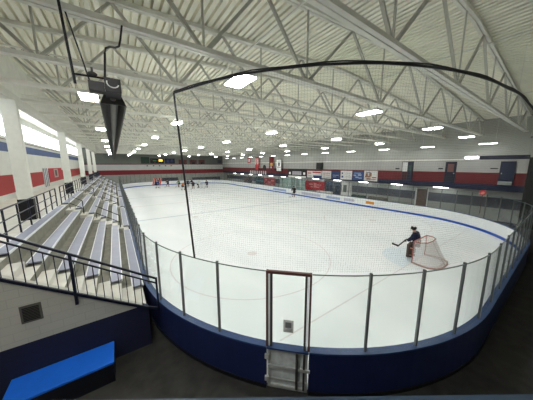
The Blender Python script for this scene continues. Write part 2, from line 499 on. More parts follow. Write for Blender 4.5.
# ------------------------------------------------------------------ block wall at the end of the stand
WS = 6.7
wpoly = [(-6.0, 0.0), (0.44, 0.0), (0.44, 1.22), (-2.5, 3.185), (-6.0, 3.185)]
BW = banded('block_wall_paint', [(0, (11, 19, 52)), (1.31, (176, 175, 166))], 0.8, (0.41, 0.205))
structure(MB().prism(wpoly, 'y', WS, Y0 - 0.002).build('wall_block', BW), 'grey block wall with navy base under the stair rail')
vt = thing('wall_vent', 'dark rectangular vent grille on the grey block wall', 'vent', (-1.855, WS - 0.002, 2.02))
MB().box(-0.175, 0.175, -0.012, 0.0, -0.21, 0.21).build('vent_frame', mat('vent_frame_grey', (86, 84, 78), 0.6), vt)
vb = MB()
for i in range(9): vb.box(-0.135, 0.135, -0.016, -0.012, -0.165 + i * 0.037, -0.165 + i * 0.037 + 0.026)
vb.build('vent_slats', mat('vent_dark', (24, 24, 24), 0.7), vt)
# sloping stair railing on that wall
rl = thing('stair_railing', 'navy railing with slim balusters sloping down the grey block wall', 'railing', (0, WS - 0.035, 0))
sl = lambda x: 1.12 + 0.668 * (0.6 - x)
MB().bar((-5.9, 0, sl(-2.6) + 1.02), (-2.6, 0, sl(-2.6) + 1.02), 0.05, 0.05).bar((-2.6, 0, sl(-2.6) + 1.02), (0.7, 0, sl(0.7) + 1.0), 0.05, 0.05).build('top_rail', RAILB, rl)
MB().bar((-2.6, 0, sl(-2.6) + 0.87), (0.7, 0, sl(0.7) + 0.85), 0.035, 0.035).bar((-5.9, 0, sl(-2.6) + 0.87), (-2.6, 0, sl(-2.6) + 0.87), 0.035, 0.035).build('second_rail', RAILB, rl)
MB().bar((-2.6, 0, sl(-2.6) - 0.02), (0.4, 0, sl(0.4) - 0.02), 0.05, 0.07).bar((-5.9, 0, sl(-2.6) - 0.02), (-2.6, 0, sl(-2.6) - 0.02), 0.05, 0.07).build('bottom_rail', RAILB, rl)
for px in (-4.7, -2.9, -1.07):
    MB().box(px - 0.03, px + 0.03, -0.03, 0.03, sl(max(px, -2.6)) - (0.3 if px < 0.3 else 0.05), sl(max(px, -2.6)) + 1.0).build('post', RAILB, rl)
MB().bar((0.7, 0, sl(0.7) + 1.02), (0.7, 0, sl(0.7) - 0.02), 0.05, 0.05).bar((0.72, 0, sl(0.7) + 0.03), (0.4, 0, sl(0.4) - 0.0), 0.05).build('end_post', RAILB, rl)
x = -5.8; nb = 0
while x < 0.34:
    xx = max(x, -2.6)
    MB().bar((x, 0, sl(xx)), (x, 0, sl(xx) + 0.86), 0.016, 0.016).build('baluster', RAILB, rl)
    x += 0.165
# blue bench box
bb = thing('step_bench', 'bright blue topped bench box against the navy wall base', 'bench', (-1.4, 6.3, 0))
MB().box(-0.95, 0.95, -0.38, 0.395, 0.50, 0.56).build('seat', BLUEB, bb, bevel=0.008)
MB().box(-0.93, 0.93, -0.36, 0.39, 0.0, 0.499).build('body', mat('black_navy_box', (12, 14, 26), 0.6), bb)

# ------------------------------------------------------------------ walls
WHT = (206, 207, 202)
LW = banded('wall_left_paint', [(0, WHT), (3.38, (156, 40, 42)), (4.67, WHT), (6.27, (66, 84, 128)), (6.88, WHT)], 0.7)
lw = MB().box(-6.3, -6.0, -5, 64.3, 0, 7.3).box(-6.3, -6.0, -5, 64.3, 8.75, 10.2).box(-6.3, -6.0, -5, 4.0, 7.3, 8.75).box(-6.3, -6.0, 63.0, 64.3, 7.3, 8.75)
structure(lw.build('wall_left', LW), 'white side wall with red and blue stripes')
wy = [4.0 + 5.9 * i for i in range(11)]
for i in range(10):
    a, b = wy[i], wy[i + 1]
    w = structure(MB().box(-6.12, -6.08, a + 0.06, b - 0.06, 7.36, 8.69).build('window_%d' % (i + 1), SKYWIN), 'daylit clerestory window high on the side wall')
    f = MB().box(-6.14, -6.02, a, b, 7.3, 7.36).box(-6.14, -6.02, a, b, 8.69, 8.75).box(-6.14, -6.02, a, a + 0.06, 7.36, 8.69).box(-6.14, -6.02, b - 0.06, b, 7.36, 8.69)
    f.build('window_frame', WHITE, w)
FW = banded('wall_far_paint', [(0, (160, 160, 154)), (2.95, (122, 30, 38)), (4.05, (188, 190, 188)), (5.42, (104, 30, 36)), (5.62, (104, 108, 100))], 0.75, (0.8, 0.4))
structure(MB().box(-6.3, 29.8, 64.0, 64.3, 0, 10.8).build('wall_far', FW), 'far end wall with a broad red stripe')
RW = banded('wall_right_paint', [(0, (24, 34, 64)), (3.5, (98, 22, 28)), (4.55, (164, 164, 161)), (5.8, (164, 166, 160))], 0.7)
structure(MB().box(28.0, 28.2, 2.3, 64.0, 3.0, 10.0).box(28.0, 28.2, -5.0, 2.3, 5.91, 10.0).build('wall_right', RW), 'upper side wall with white, red and navy stripes')
structure(MB().box(28.2, 29.8, 2.3, 64.0, 3.0, 3.2).build('ceiling_soffit', mat('soffit_grey', (150, 150, 146), 0.7)), 'grey soffit under the upper storey')
RL = banded('wall_right_lower_paint', [(0, (150, 152, 148)), (1.2, (74, 76, 88)), (2.2, (176, 177, 174))], 0.7)
structure(MB().box(29.5, 29.8, -5, 64.0, 0, 3.0).build('wall_right_lower', RL), 'lower side wall with a slate grey band')
DW = mat('dark_wall', (22, 22, 24), 0.85)
structure(MB().box(27.9, 29.5, -5.0, 2.3, 0.0, 5.9).build('wall_corner', DW), 'dark corner wall beyond the end boards')
structure(MB().box(-6.3, 29.8, -5.3, -5.0, 0, 10.8).build('wall_near', mat('grey_wall', (206, 206, 200), 0.8)), 'grey wall at the balcony end')
structure(MB().box(27.92, 28.0, 2.3, 5.3, 5.78, 6.12).build('trim_1', NAVYD), 'navy duct strip along the upper wall')
structure(MB().box(27.9, 28.0, 5.3, 64.0, 5.76, 5.86).build('trim_2', STEEL), 'white ledge along the upper wall')
structure(MB().box(27.97, 28.0, 2.3, 64.0, 2.98, 3.06).build('trim_3', NAVYD), 'navy drip edge under the upper wall')
# balcony parapet the view looks over
a = Vector((-0.112 * 1.0, 0.667, 0)); b = Vector((0.88, -0.013, 0))
d = (b - a).normalized(); nrm = Vector((d.y, -d.x, 0))
if nrm.y > 0: nrm = -nrm
c0 = a - d * 0.16; c1 = b + d * 3.0
bp = MB(); off = nrm * 0.14
pc = [c0, c1, c1 + off, c0 + off]
bp.prism([(p.x, p.y) for p in pc], 'z', 0.0, 4.68)
pw_ = structure(bp.build('wall_balcony', mat('balcony_navy', (18, 22, 34), 0.7)), 'dark balcony parapet the view looks over')
bp = MB(); bp.prism([(p.x, p.y) for p in pc], 'z', 4.681, 4.72)
bp.build('balcony_cap', mat('balcony_cap_blue', (40, 54, 70), 0.4), pw_)

# ------------------------------------------------------------------ roof
def zroof(x):
    if x < 11: return 9.75 + (x + 3.1) / 14.1 * 0.75
    return 10.5 - (x - 11) / 17.3 * 1.2
def deck():
    mb = MB(); x = -3.15; prof = []
    p = 0.24
    while x < 28.3:
        for dx, dz in ((0, 0), (0.13, 0), (0.135, 0.16), (0.215, 0.16), (0.22, 0.0)):
            prof.append((x + dx, zroof(x) + dz))
        x += p
    n = len(prof)
    for y in (-5.3, 64.3):
        for (px, pz) in prof: mb.v.append((px, y, pz))
    for i in range(n - 1): mb.f.append((i, i + 1, n + i + 1, n + i))
    return mb
ceil = structure(deck().build('ceiling', DECK), 'white ribbed steel roof deck')
structure(MB().box(-6.3, -3.15, -5.3, 64.3, 9.2, 9.35).build('ceiling_concourse', DECK), 'pale ceiling above the concourse')
structure(MB().box(-3.2, -3.1, -5.3, 64.3, 8.2, 9.9).build('trim_4', STEEL), 'white fascia above the column girder')
structure(MB().box(-3.35, -3.05, -5.3, 64.3, 7.88, 8.2).build('trim_5', COLW), 'white girder carried by the columns')
for i, y in enumerate((2.7, 13.1, 23.5, 33.9, 44.3, 54.7)):
    if i == 0: continue
    c = structure(MB().box(-3.37, -2.93, y - 0.14, y + 0.14, 3.056, 7.88).build('column', COLW, bevel=0.02), 'white square column on the concourse, %s from the grey block wall' % nth(i))
    MB().box(-3.38, -2.92, y - 0.15, y + 0.15, 3.057, 3.95).build('column_base', BLACK, c)

# trusses
JY = [2.75 + 2.667 * i for i in range(23)]
NB = [-1.3, 2.0, 5.4, 10.0, 14.6, 19.2, 23.8]
TN = [-2.9] + [(p + q) / 2 for p, q in zip(NB, NB[1:])] + [26.1]
def make_truss():
    t = thing('roof_truss', 'white steel roof truss, first counting from the balcony end', 'roof truss', (0, JY[0], 0), 0, 'roof trusses spanning the rink')
    tc = MB()
    for sy in (-0.06, 0.06):
        tc.bar((-3.05, sy, zroof(-3.05) - 0.07), (11, sy, zroof(11) - 0.07), 0.085, 0.12).bar((11, sy, zroof(11) - 0.07), (27.95, sy, zroof(27.95) - 0.07), 0.085, 0.12)
    tc.build('top_chord', STEEL, t)
    bc = MB()
    for sy in (-0.065, 0.065): bc.box(-2.85, 27.95, sy - 0.05, sy + 0.05, 7.94, 8.04)
    bc.build('bottom_chord', STEEL, t)
    zb = 8.03
    def w(x0, z0, x1, z1, s=0.07):
        MB().bar((x0, 0, z0), (x1, 0, z1), s, s, up=(0, 1, 0)).build('web_member', WEB, t)
    for k, x in enumerate(NB):
        zt = lambda q: zroof(q) - 0.1
        xa, xb = TN[k], TN[k + 1]
        w(x - 0.05, zb, xa, zt(xa), 0.075); w(x + 0.05, zb, xb, zt(xb), 0.075)
        w(x, zb, x, zt(x), 0.045)
    w(27.6, zb, 26.2, zroof(26.2) - 0.1, 0.075)
    return t
t0 = make_truss()
for i, y in enumerate(JY[1:]):
    dup(t0, (0, y, 0), 'white steel roof truss, %s counting from the balcony end' % nth(i + 2))
# bridging angles along the roof
for i, x in enumerate((5.0, 13.0, 21.0)):
    tag(MB().bar((x, -4.9, zroof(x) - 0.16), (x, 63.9, zroof(x) - 0.16), 0.05, 0.05).build('roof_bridging', STEEL), 'thin white bracing bar along the roof deck, %s from the bleacher side' % nth(i + 1), 'brace', 'bracing bars along the roof')
for i, y in enumerate((5.75, 8.4, 13.75)):
    tag(MB().tube([(-2.9, y, 8.22 + i * 0.02), (27.9, y, 8.22 + i * 0.02)], 0.02, 6).build('conduit', STEEL), 'slim white conduit running beside a roof truss, %s from the balcony end' % nth(i + 1), 'conduit', 'conduits beside the roof trusses')

# lights
def fixture(name, label, loc, sx, sy, zroofz, group, lamp=LAMP, up=False):
    t = thing(name, label, 'light', loc, 0, group)
    MB().box(-sx / 2 - 0.03, sx / 2 + 0.03, -sy / 2 - 0.03, sy / 2 + 0.03, 0.0, 0.09).build('housing', WHITE, t)
    MB().box(-sx / 2, sx / 2, -sy / 2, sy / 2, -0.03, -0.001).build('diffuser', lamp, t)
    if up: MB().box(-sx / 2, sx / 2, -sy / 2, sy / 2, 0.091, 0.1).build('added_deck_glow', DECKGLOW, t)  # added glowing sheet facing the deck, fill light only
    for q in (-1, 1):
        MB().tube([(0, q * sy * 0.4, 0.1), (0, q * sy * 0.4, zroofz - loc[2])], 0.005, 6).build('hanger', STEEL, t)
    return t
LX = (2.9, 9.05, 16.05, 23.2); LYS = (5.35, 12.3, 19.6, 27.2, 34.5, 42.0, 50.0, 57.5)
for r, y in enumerate(LYS):
    for k, x in enumerate(LX):
        fixture('ceiling_light', 'bright ceiling light over the ice, %s row from the balcony, %s from the bleachers' % (nth(r + 1), nth(k + 1)), (x, y, 7.5), (0.44 if r == 0 else 0.38), (0.86 if r == 0 else 0.74), (7.95 if r == 0 else zroof(x)), 'ceiling lights over the ice', up=(r > 0))
for r, y in enumerate((1.7, 9.3, 16.9, 24.5, 32.1, 39.5, 47.0, 54.5)):  # first lamp is unseen, continuing the row to light the block wall
    fixture('stand_light', 'bright rectangular light hanging over the bleachers, %s from the balcony end' % nth(r + 1), (-0.45, y, 7.5), 0.42, 0.8, zroof(-0.45), 'lights over the bleachers')
fixture('stand_light', 'added unseen light over the concourse that brightens the grey block wall', (-3.9, 1.9, 7.5), 0.42, 0.8, 9.2, 'lights over the bleachers')  # out of view, added as fill for the block wall
for r in range(13):
    y = 4.7 + 4.45 * r
    fixture('wall_wash_light', 'slim light hanging by the red striped wall, %s from the dark corner' % nth(r + 1), (26.8, y, 7.12), 0.3, 1.1, zroof(26.8), 'lights beside the striped wall', LAMP2)
for r in range(12):
    y = 8.1 + 4.4 * r
    u = thing('soffit_light', 'bright tube light under the navy soffit edge, %s from the dark corner' % nth(r + 1), 'light', (28.45, y, 3.0), 0, 'tube lights under the soffit')
    MB().box(-0.12, 0.12, -0.65, 0.65, -0.05, 0.0).build('housing', WHITE, u)
    MB().box(-0.1, 0.1, -0.62, 0.62, -0.12, -0.051).build('diffuser', LAMP2, u)
t = thing('wall_tube_light', 'bright white strip light at the end of the navy wall duct', 'light', (27.93, 5.86, 5.98))
MB().box(0.0, 0.06, -0.5, 0.5, -0.1, 0.1).build('housing', WHITE, t); MB().box(-0.04, -0.001, -0.48, 0.48, -0.09, 0.09).build('diffuser', LAMP2, t)

# ------------------------------------------------------------------ heater over the bleachers
ht = thing('radiant_heater', 'long dark radiant tube heater hanging over the bleachers', 'heater', (0.1, 5.0, 6.6))
hp = [(-0.2, -0.18), (-0.11, 0.04), (0.11, 0.04), (0.2, -0.18), (0.175, -0.18), (0.095, 0.015), (-0.095, 0.015), (-0.175, -0.18)]
MB().prism(hp, 'y', 0.0, 52.0).build('reflector', DARKG, ht)
MB().tube([(0, -0.1, -0.07), (0, 52.0, -0.07)], 0.05, 10).build('burner_tube', mat('dull_tube', (124, 122, 114), 0.5, 0.2), ht)
MB().prism([(-0.19, -0.175), (-0.105, 0.03), (0.105, 0.03), (0.19, -0.175)], 'y', -0.02, -0.001).build('end_plate', DARKG, ht)
MB().box(-0.10, 0.12, -0.50, -0.03, -0.09, 0.13).build('burner_box', BLACK, ht, bevel=0.01)
MB().tube([(0.08 * math.cos(q) + 0.01, -0.51, 0.05 + 0.07 * math.sin(q)) for q in [PI * (0.9 + 1.0 * i / 10) for i in range(11)]], 0.009).build('cable', WHITE, ht)
MB().box(-0.31, -0.102, -0.45, -0.25, -0.08, 0.055).build('air_intake', BLACK, ht)
MB().tube([(-0.655, -0.4, 3.2), (-0.47, -0.4, -0.02)], 0.018).build('gas_drop', BLACK, ht)
MB().tube([(-0.475, -0.4, 0.12), (-0.06, -0.4, 0.13), (-0.06, -0.4, 0.12)], 0.015).build('gas_pipe', BLACK, ht)
MB().sphere((-0.245, -0.4, 0.165), 0.045, sc=(1.5, 1, 0.8)).box(-0.26, -0.23, -0.415, -0.385, 0.19, 0.26).build('valve', DARKG, ht)
MB().tube([(-0.54, 0.4, 1.35), (-0.36, 0.0, 0.45), (-0.30, -0.2, 0.12)], 0.012).build('hanger', BLACK, ht)
hose = [(-0.09, -0.3, 0.12), (-0.05, -0.3, 0.55), (-0.03, -0.29, 0.64), (0.03, -0.25, 0.69), (0.11, -0.18, 0.73), (0.17, -0.1, 0.80), (0.21, 0.05, 0.98), (0.27, 0.3, 1.34)]
MB().tube(hose, 0.016).build('flexible_hose', BLACK, ht)
for k in range(1, 17):
    y = k * 3.0
    MB().tube([(0, y, 0.04), (0, y, zroof(0.1) - 6.6)], 0.005, 6).build('hanger_rod', STEEL, ht)

# ------------------------------------------------------------------ safety net
# the net starts at the pole on the curve and runs round behind the goal
best = min((abs(P(s)[1] - 5.3), s) for s in [0.5 + i * 0.01 for i in range(500)])[1]
nS = samples(0, best + 19.0, 0.3)
sA = best           # pole
netpts = [P(best - q, 0.0) for q in nS]
FL = [(-1, 0.05), (0, 0.06), (1.66, 0.34), (2.9, 0.44), (3.8, 0.44), (4.9, 0.33), (6.1, 0.16), (7.35, 0.0), (99, 0.0)]
def flare(q):
    for (a, u), (b, v) in zip(FL, FL[1:]):
        if q <= b: return u + (v - u) * (q - a) / (b - a)
toppts = [P(best - q, flare(q)) for q in nS]
toppts[0] = (1.29, 5.56)
PZ = 6.98
nt_ = thing('safety_net', 'fine dark safety net hung from a curved black pipe above the rink glass', 'net', (0, 0, 0))
mb = MB()
for (x, y), (u, v) in zip(netpts, toppts): mb.v += [(x, y, GT + 0.06), (u, v, PZ)]
mb.f = [(2 * i, 2 * i + 2, 2 * i + 3, 2 * i + 1) for i in range(len(netpts) - 1)]
me = bpy.data.meshes.new('net_mesh'); me.from_pydata(mb.v, [], mb.f)
uvl = me.uv_layers.new(name='UVMap')
for p in me.polygons:
    for li in p.loop_indices:
        vi = me.loops[li].vertex_index
        uvl.data[li].uv = (nS[vi // 2], me.vertices[vi].co.z)
me.materials.append(NETM)
o = bpy.data.objects.new('net_mesh', me); COL.objects.link(o); o.parent = nt_
MB().tube([(x, y, PZ) for (x, y) in toppts], 0.022, 8).build('top_pipe', BLACK, nt_)
MB().tube([(x, y, PZ + 0.03 + 0.01 * math.sin(i * 1.3)) for i, (x, y) in enumerate(toppts)], 0.012, 6).build('top_cord', BLACK, nt_)
MB().tube([(netpts[0][0], netpts[0][1], GT - 0.0), (toppts[0][0], toppts[0][1], PZ)], 0.024, 8).build('pole', BLACK, nt_)
for q in range(0, len(netpts), 9):
    x, y = toppts[q]
    MB().tube([(x, y, PZ), (x, y, zroof(x))], 0.004, 6).build('hanger_wire', STEEL, nt_)

# ------------------------------------------------------------------ wall things on the striped wall (x = 28)
def panel(name, label, cat, y0, y1, z0, z1, m, marks=(), x=28.0, th=0.05, group=None):
    """flat sign on a wall facing the ice; marks: (part, material, [(u0,u1,v0,v1), ...]) in fractions seen from the ice (u from high y to low y)"""
    t = thing(name, label, cat, (x, (y0 + y1) / 2, z0), 0, group)
    w, h = (y1 - y0), (z1 - z0)
    MB().box(-th, -0.001, -w / 2, w / 2, 0, h).build('sign_face', m, t)
    for part, mm, rs in marks:
        b = MB()
        for u0, u1, v0, v1 in rs: b.box(-th - 0.008, -th, w / 2 - u1 * w, w / 2 - u0 * w, v0 * h, v1 * h)
        b.build(part, mm, t)
    return t
TXTG = mat('grey_sign_print', (110, 112, 120), 0.6)
TXTR = mat('red_sign_print', (176, 44, 48), 0.6)
NAVS = mat('navy_sign', (40, 58, 104), 0.6)
BLUS = mat('blue_sign', (52, 74, 122), 0.6)
PALE = mat('pale_sign', (206, 206, 204), 0.6)
BRN = mat('brown_emblem', (142, 106, 88), 0.7)
panel('wall_sign', 'white sign with brown oval emblem hung at the end of the sign row', 'sign', 14.75, 16.6, 3.17, 4.53, PALE,
      [('emblem', BRN, [(0.08, 0.5, 0.35, 0.5), (0.12, 0.3, 0.5, 0.75), (0.4, 0.58, 0.45, 0.8), (0.2, 0.5, 0.12, 0.28)]), ('print', TXTR, [(0.62, 0.92, 0.3, 0.4), (0.5, 0.9, 0.15, 0.22)]), ('pattern', TXTG, [(0.15, 0.5, 0.78, 0.86)])], group='signs on the striped wall')
panel('wall_sign', 'blue sign with pale streaks beside the brown emblem sign', 'sign', 16.75, 18.33, 3.16, 4.43, BLUS,
      [('print', mat('pale_blue_print', (150, 166, 196), 0.6), [(0.1, 0.35, 0.45, 0.62), (0.3, 0.6, 0.25, 0.4), (0.5, 0.85, 0.5, 0.68), (0.6, 0.9, 0.2, 0.32), (0.15, 0.8, 0.75, 0.82)])], group='signs on the striped wall')
panel('wall_sign', 'plain white sign with two small dark figures down one edge', 'sign', 18.45, 20.36, 3.17, 4.45, PALE,
      [('print', NAVS, [(0.1, 0.22, 0.62, 0.8), (0.1, 0.25, 0.2, 0.42)]), ('lines', TXTG, [(0.4, 0.9, 0.7, 0.74), (0.4, 0.85, 0.5, 0.54), (0.4, 0.9, 0.3, 0.34)])], group='signs on the striped wall')
panel('wall_sign', 'navy sign with one pale line beside the plain white sign', 'sign', 20.47, 22.06, 3.18, 4.38, NAVS,
      [('print', mat('pale_blue_print', (150, 166, 196), 0.6), [(0.15, 0.85, 0.42, 0.52), (0.2, 0.6, 0.2, 0.27)])], group='signs on the striped wall')
panel('wall_sign', 'white sign with pink lines of print under the dark speaker', 'sign', 22.14, 23.95, 3.14, 4.34, PALE,
      [('print', TXTR, [(0.1, 0.9, 0.66, 0.74), (0.1, 0.85, 0.42, 0.5)]), ('lines', TXTG, [(0.15, 0.85, 0.16, 0.22)])], group='signs on the striped wall')
panel('wall_sign', 'white sign with red top line and navy lower corner', 'sign', 24.06, 27.35, 3.09, 4.28, PALE,
      [('print', TXTR, [(0.05, 0.3, 0.6, 0.75), (0.4, 0.95, 0.72, 0.9)]), ('corner_panel', NAVS, [(0.45, 1.0, 0.0, 0.38)]), ('lines', TXTG, [(0.08, 0.35, 0.25, 0.32)])], group='signs on the striped wall')
panel('score_panel', 'black wall panel with pale centre and white round ends', 'scoreboard', 27.55, 32.5, 2.95, 4.6, BLACK,
      [('centre_panel', mat('pale_grey_lilac', (168, 164, 172), 0.6), [(0.25, 0.75, 0.3, 0.72)]), ('white_band', WHITE, [(0.02, 0.98, 0.02, 0.2)]), ('round_mark', WHITE, [(0.06, 0.16, 0.35, 0.62), (0.85, 0.95, 0.35, 0.62)])])
sp = thing('loudspeaker', 'dark green loudspeaker box mounted on the upper wall above the signs', 'speaker', (27.9, 24.3, 4.62))
MB().box(-0.5, 0.095, -0.5, 0.5, 0.0, 1.05).build('cabinet', mat('green_black', (40, 54, 48), 0.6), sp, bevel=0.03)
MB().box(-0.52, -0.5, -0.42, 0.42, 0.1, 0.95).build('grille', BLACK, sp)
for i, (y0, y1, z0, z1) in enumerate(((12.18, 12.63, 4.79, 4.93), (7.97, 8.36, 4.85, 4.98), (4.02, 4.49, 4.93, 5.02))):
    panel('door_plate', 'small black name plate beside %s' % ('the half pale doorway', 'the navy door with reddish window', 'the plain navy door')[i], 'sign', y0, y1, z0, z1, BLACK, th=0.03, group='small plates beside the upper doors')
# doors of the upper storey (structure)
d1 = structure(MB().box(27.93, 27.999, 10.72, 11.9, 3.52, 5.68).build('door_1', DARKG), 'half pale doorway in the red stripe')
MB().box(27.9, 27.93, 11.3, 11.82, 4.55, 5.6).build('door_panel', PALE, d1); MB().box(27.9, 27.93, 10.77, 11.25, 3.56, 5.6).build('door_leaf', NAVYD, d1)
MB().box(27.88, 27.9, 10.85, 11.18, 4.6, 5.3).build('door_glass', mat('dull_green_glass', (60, 80, 76), 0.2), d1)
MB().box(27.9, 27.93, 11.3, 11.82, 3.56, 4.5).build('lower_panel', mat('dark_maroon', (60, 24, 30), 0.6), d1)
d2 = structure(MB().box(27.93, 27.999, 6.89, 7.77, 3.52, 5.6).build('door_2', NAVYD), 'navy door with reddish window')
MB().box(27.91, 27.93, 7.08, 7.58, 4.58, 5.4).build('door_glass', mat('reddish_glass', (110, 74, 70), 0.3), d2); MB().box(27.88, 27.93, 7.0, 7.05, 4.4, 4.5).build('door_handle', SILVER, d2)
d3 = structure(MB().box(27.93, 27.999, 2.98, 3.89, 3.6, 5.6).build('door_3', mat('navy_door_blue', (20, 30, 54), 0.5)), 'plain navy door')
MB().box(27.92, 27.93, 3.1, 3.78, 4.0, 5.45).build('door_leaf', mat('navy_door_leaf', (23, 35, 62), 0.5), d3); MB().box(27.88, 27.93, 3.72, 3.77, 4.5, 4.6).build('door_handle', SILVER, d3)
tag(MB().box(27.75, 27.99, 3.04, 3.87, 3.56, 3.86).build('planter_box', mat('pale_box', (150, 156, 156), 0.6), bevel=0.02), 'pale box standing under the plain navy door', 'box')
# lower wall things (x = 29.5)
panel('banner', 'large red banner with pale print on the lobby wall', 'banner', 24.6, 29.1, 0.75, 2.44, mat('bright_red_banner', (176, 34, 46), 0.6),
      [('print', mat('pink_print', (214, 128, 128), 0.6), [(0.2, 0.42, 0.55, 0.7), (0.45, 0.6, 0.35, 0.8), (0.3, 0.75, 0.3, 0.42), (0.62, 0.85, 0.55, 0.68)])], x=29.48)
panel('banner', 'red banner with pink patches beyond the lobby windows', 'banner', 38.6, 43.0, 0.67, 2.3, mat('faded_red_banner', (158, 66, 72), 0.6),
      [('print', mat('pink_print', (214, 128, 128), 0.6), [(0.1, 0.3, 0.6, 0.8), (0.35, 0.6, 0.3, 0.5), (0.65, 0.9, 0.55, 0.75), (0.2, 0.8, 0.1, 0.2)])], x=29.48)
for i, (y0, y1) in enumerate(((29.3, 31.7), (31.8, 34.2), (34.3, 36.8))):
    w = structure(MB().box(29.44, 29.499, y0, y1, 0.1, 2.7).build('window_%d' % (11 + i), WINGLASS), 'pale green lobby window')
    f = MB()
    for yy in (y0, (y0 + y1) / 2, y1): f.box(29.4, 29.44, yy - 0.04, yy + 0.04, 0.1, 2.7)
    f.box(29.4, 29.44, y0, y1, 2.62, 2.7).box(29.4, 29.44, y0, y1, 1.1, 1.16); f.build('window_frame', PALE, w)
for i, (y0, y1) in enumerate(((21.3, 22.4), (22.4, 23.5), (23.5, 24.5))):
    w = structure(MB().box(29.44, 29.499, y0, y1, 0.1, 2.55).build('window_%d' % (14 + i), WINDARK), 'dark blue lobby glass door')
    f = MB().box(29.4, 29.44, y0, y0 + 0.07, 0.1, 2.55).box(29.4, 29.44, y1 - 0.07, y1, 0.1, 2.55).box(29.4, 29.44, y0, y1, 2.48, 2.55); f.build('window_frame', GREYD, w)
d4 = structure(MB().box(29.42, 29.499, 19.3, 21.1, 0.0, 2.68).build('door_4', PALE), 'pale double door to the lobby')
MB().box(29.4, 29.42, 20.2, 20.8, 0.9, 2.2).build('door_glass', mat('grey_door_glass', (96, 104, 104), 0.2), d4); MB().box(29.37, 29.42, 19.9, 19.95, 1.0, 1.3).build('door_handle', DARKG, d4)
d5 = structure(MB().box(29.44, 29.499, 9.6, 10.6, 0.0, 2.5).build('door_5', mat('brownish_door', (104, 84, 76), 0.6)), 'brown door in the slate band')
MB().box(29.38, 29.44, 9.45, 9.6, 0.0, 2.6).build('door_jamb', PALE, d5); MB().box(29.38, 29.44, 10.6, 10.75, 0.0, 2.6).build('door_jamb', PALE, d5)
panel('wall_screen', 'dark teal panel on the lobby wall beyond the red banner', 'panel', 43.1, 47.0, 0.6, 2.34, mat('dark_teal', (38, 66, 76), 0.4), [('stripe', mat('teal_light', (84, 134, 142), 0.5), [(0.1, 0.9, 0.4, 0.55)])], x=29.48)
panel('wall_screen', 'dark brown panel at the far end of the lobby wall', 'panel', 48.7, 52.9, 0.2, 1.9, mat('dark_brown', (84, 56, 56), 0.5), [('figure_mark', BLACK, [(0.55, 0.9, 0.0, 0.9)])], x=29.48)
# red disc on the glass
st = thing('round_sign', 'red round sign on a glass post by the dark corner', 'sign', (25.42, 4.3, 2.66))
MB().disc((0, 0, 0.3), 0.22, 'x', 0.02, 24).build('disc', mat('bright_red_disc', (196, 44, 52), 0.5), st)
MB().disc((-0.012, 0, 0.3), 0.12, 'x', 0.012, 16).build('centre_mark', mat('pink_print', (214, 128, 128), 0.6), st)
MB().bar((0.035, 0, -1.5), (0.035, 0, 0.5), 0.04).build('post', BROWN, st)
# hanging banners beside the wall
def hang(label, y0, y1, z0, z1, m, marks, x=27.5):
    t = thing('hanging_banner', label, 'banner', (x, (y0 + y1) / 2, z0), 0, 'banners hanging from the roof')
    w, h = y1 - y0, z1 - z0
    MB().box(-0.015, 0.015, -w / 2, w / 2, 0, h).build('cloth', m, t)
    MB().tube([(0, -w / 2 - 0.05, h), (0, w / 2 + 0.05, h)], 0.03).build('hanging_bar', BLACK, t)
    MB().tube([(0, 0, h), (0, 0, zroof(x) - z0)], 0.008, 6).build('hanging_cord', BLACK, t)
    for part, mm, rs in marks:
        b = MB()
        for u0, u1, v0, v1 in rs: b.box(-0.024, -0.015, w / 2 - u1 * w, w / 2 - u0 * w, v0 * h, v1 * h)
        b.build(part, mm, t)
REDB = mat('red_banner_cloth', (176, 44, 50), 0.7)
hang('tall red banner with white streaks hanging by the upper wall', 42.5, 43.9, 4.2, 7.1, REDB, [('streak', WHITE, [(0.1, 0.25, 0.4, 0.9), (0.45, 0.55, 0.5, 0.9), (0.75, 0.9, 0.45, 0.9)])])
hang('short red banner with white streaks beyond the tall one', 46.1, 47.6, 5.8, 7.0, REDB, [('streak', WHITE, [(0.2, 0.4, 0.2, 0.8), (0.6, 0.8, 0.2, 0.8)])])
hang('dark red banner with a yellow lower mark', 36.7, 38.2, 4.5, 7.0, DKRED, [('mark', mat('gold_mark', (214, 176, 84), 0.6), [(0.2, 0.8, 0.25, 0.5)]), ('streak', WHITE, [(0.3, 0.6, 0.05, 0.2)])])
hang('white banner with one dark figure', 34.1, 35.6, 4.1, 6.4, WHITE, [('figure_mark', BLACK, [(0.4, 0.68, 0.45, 0.72)]), ('line', TXTR, [(0.1, 0.9, 0.3, 0.36)])])
t = thing('wall_clock', 'dark round clock on the red stripe between the hanging banners', 'clock', (27.95, 40.7, 4.75)); MB().disc((-0.06, 0, 0), 0.55, 'x', 0.1, 24).build('case', BLACK, t); MB().disc((-0.065, 0, 0), 0.3, 'x', 0.006, 20).build('dial', DARKG, t)
for k in range(9):
    y = 40.3 + k * 0.82
    tag(MB().box(27.95, 27.99, y - 0.2, y + 0.2, 3.15, 3.95).build('pennant', PALE), 'small pale pennant under the red stripe, %s from the lobby end of the row' % nth(k + 1), 'pennant', 'row of pale pennants on the striped wall')
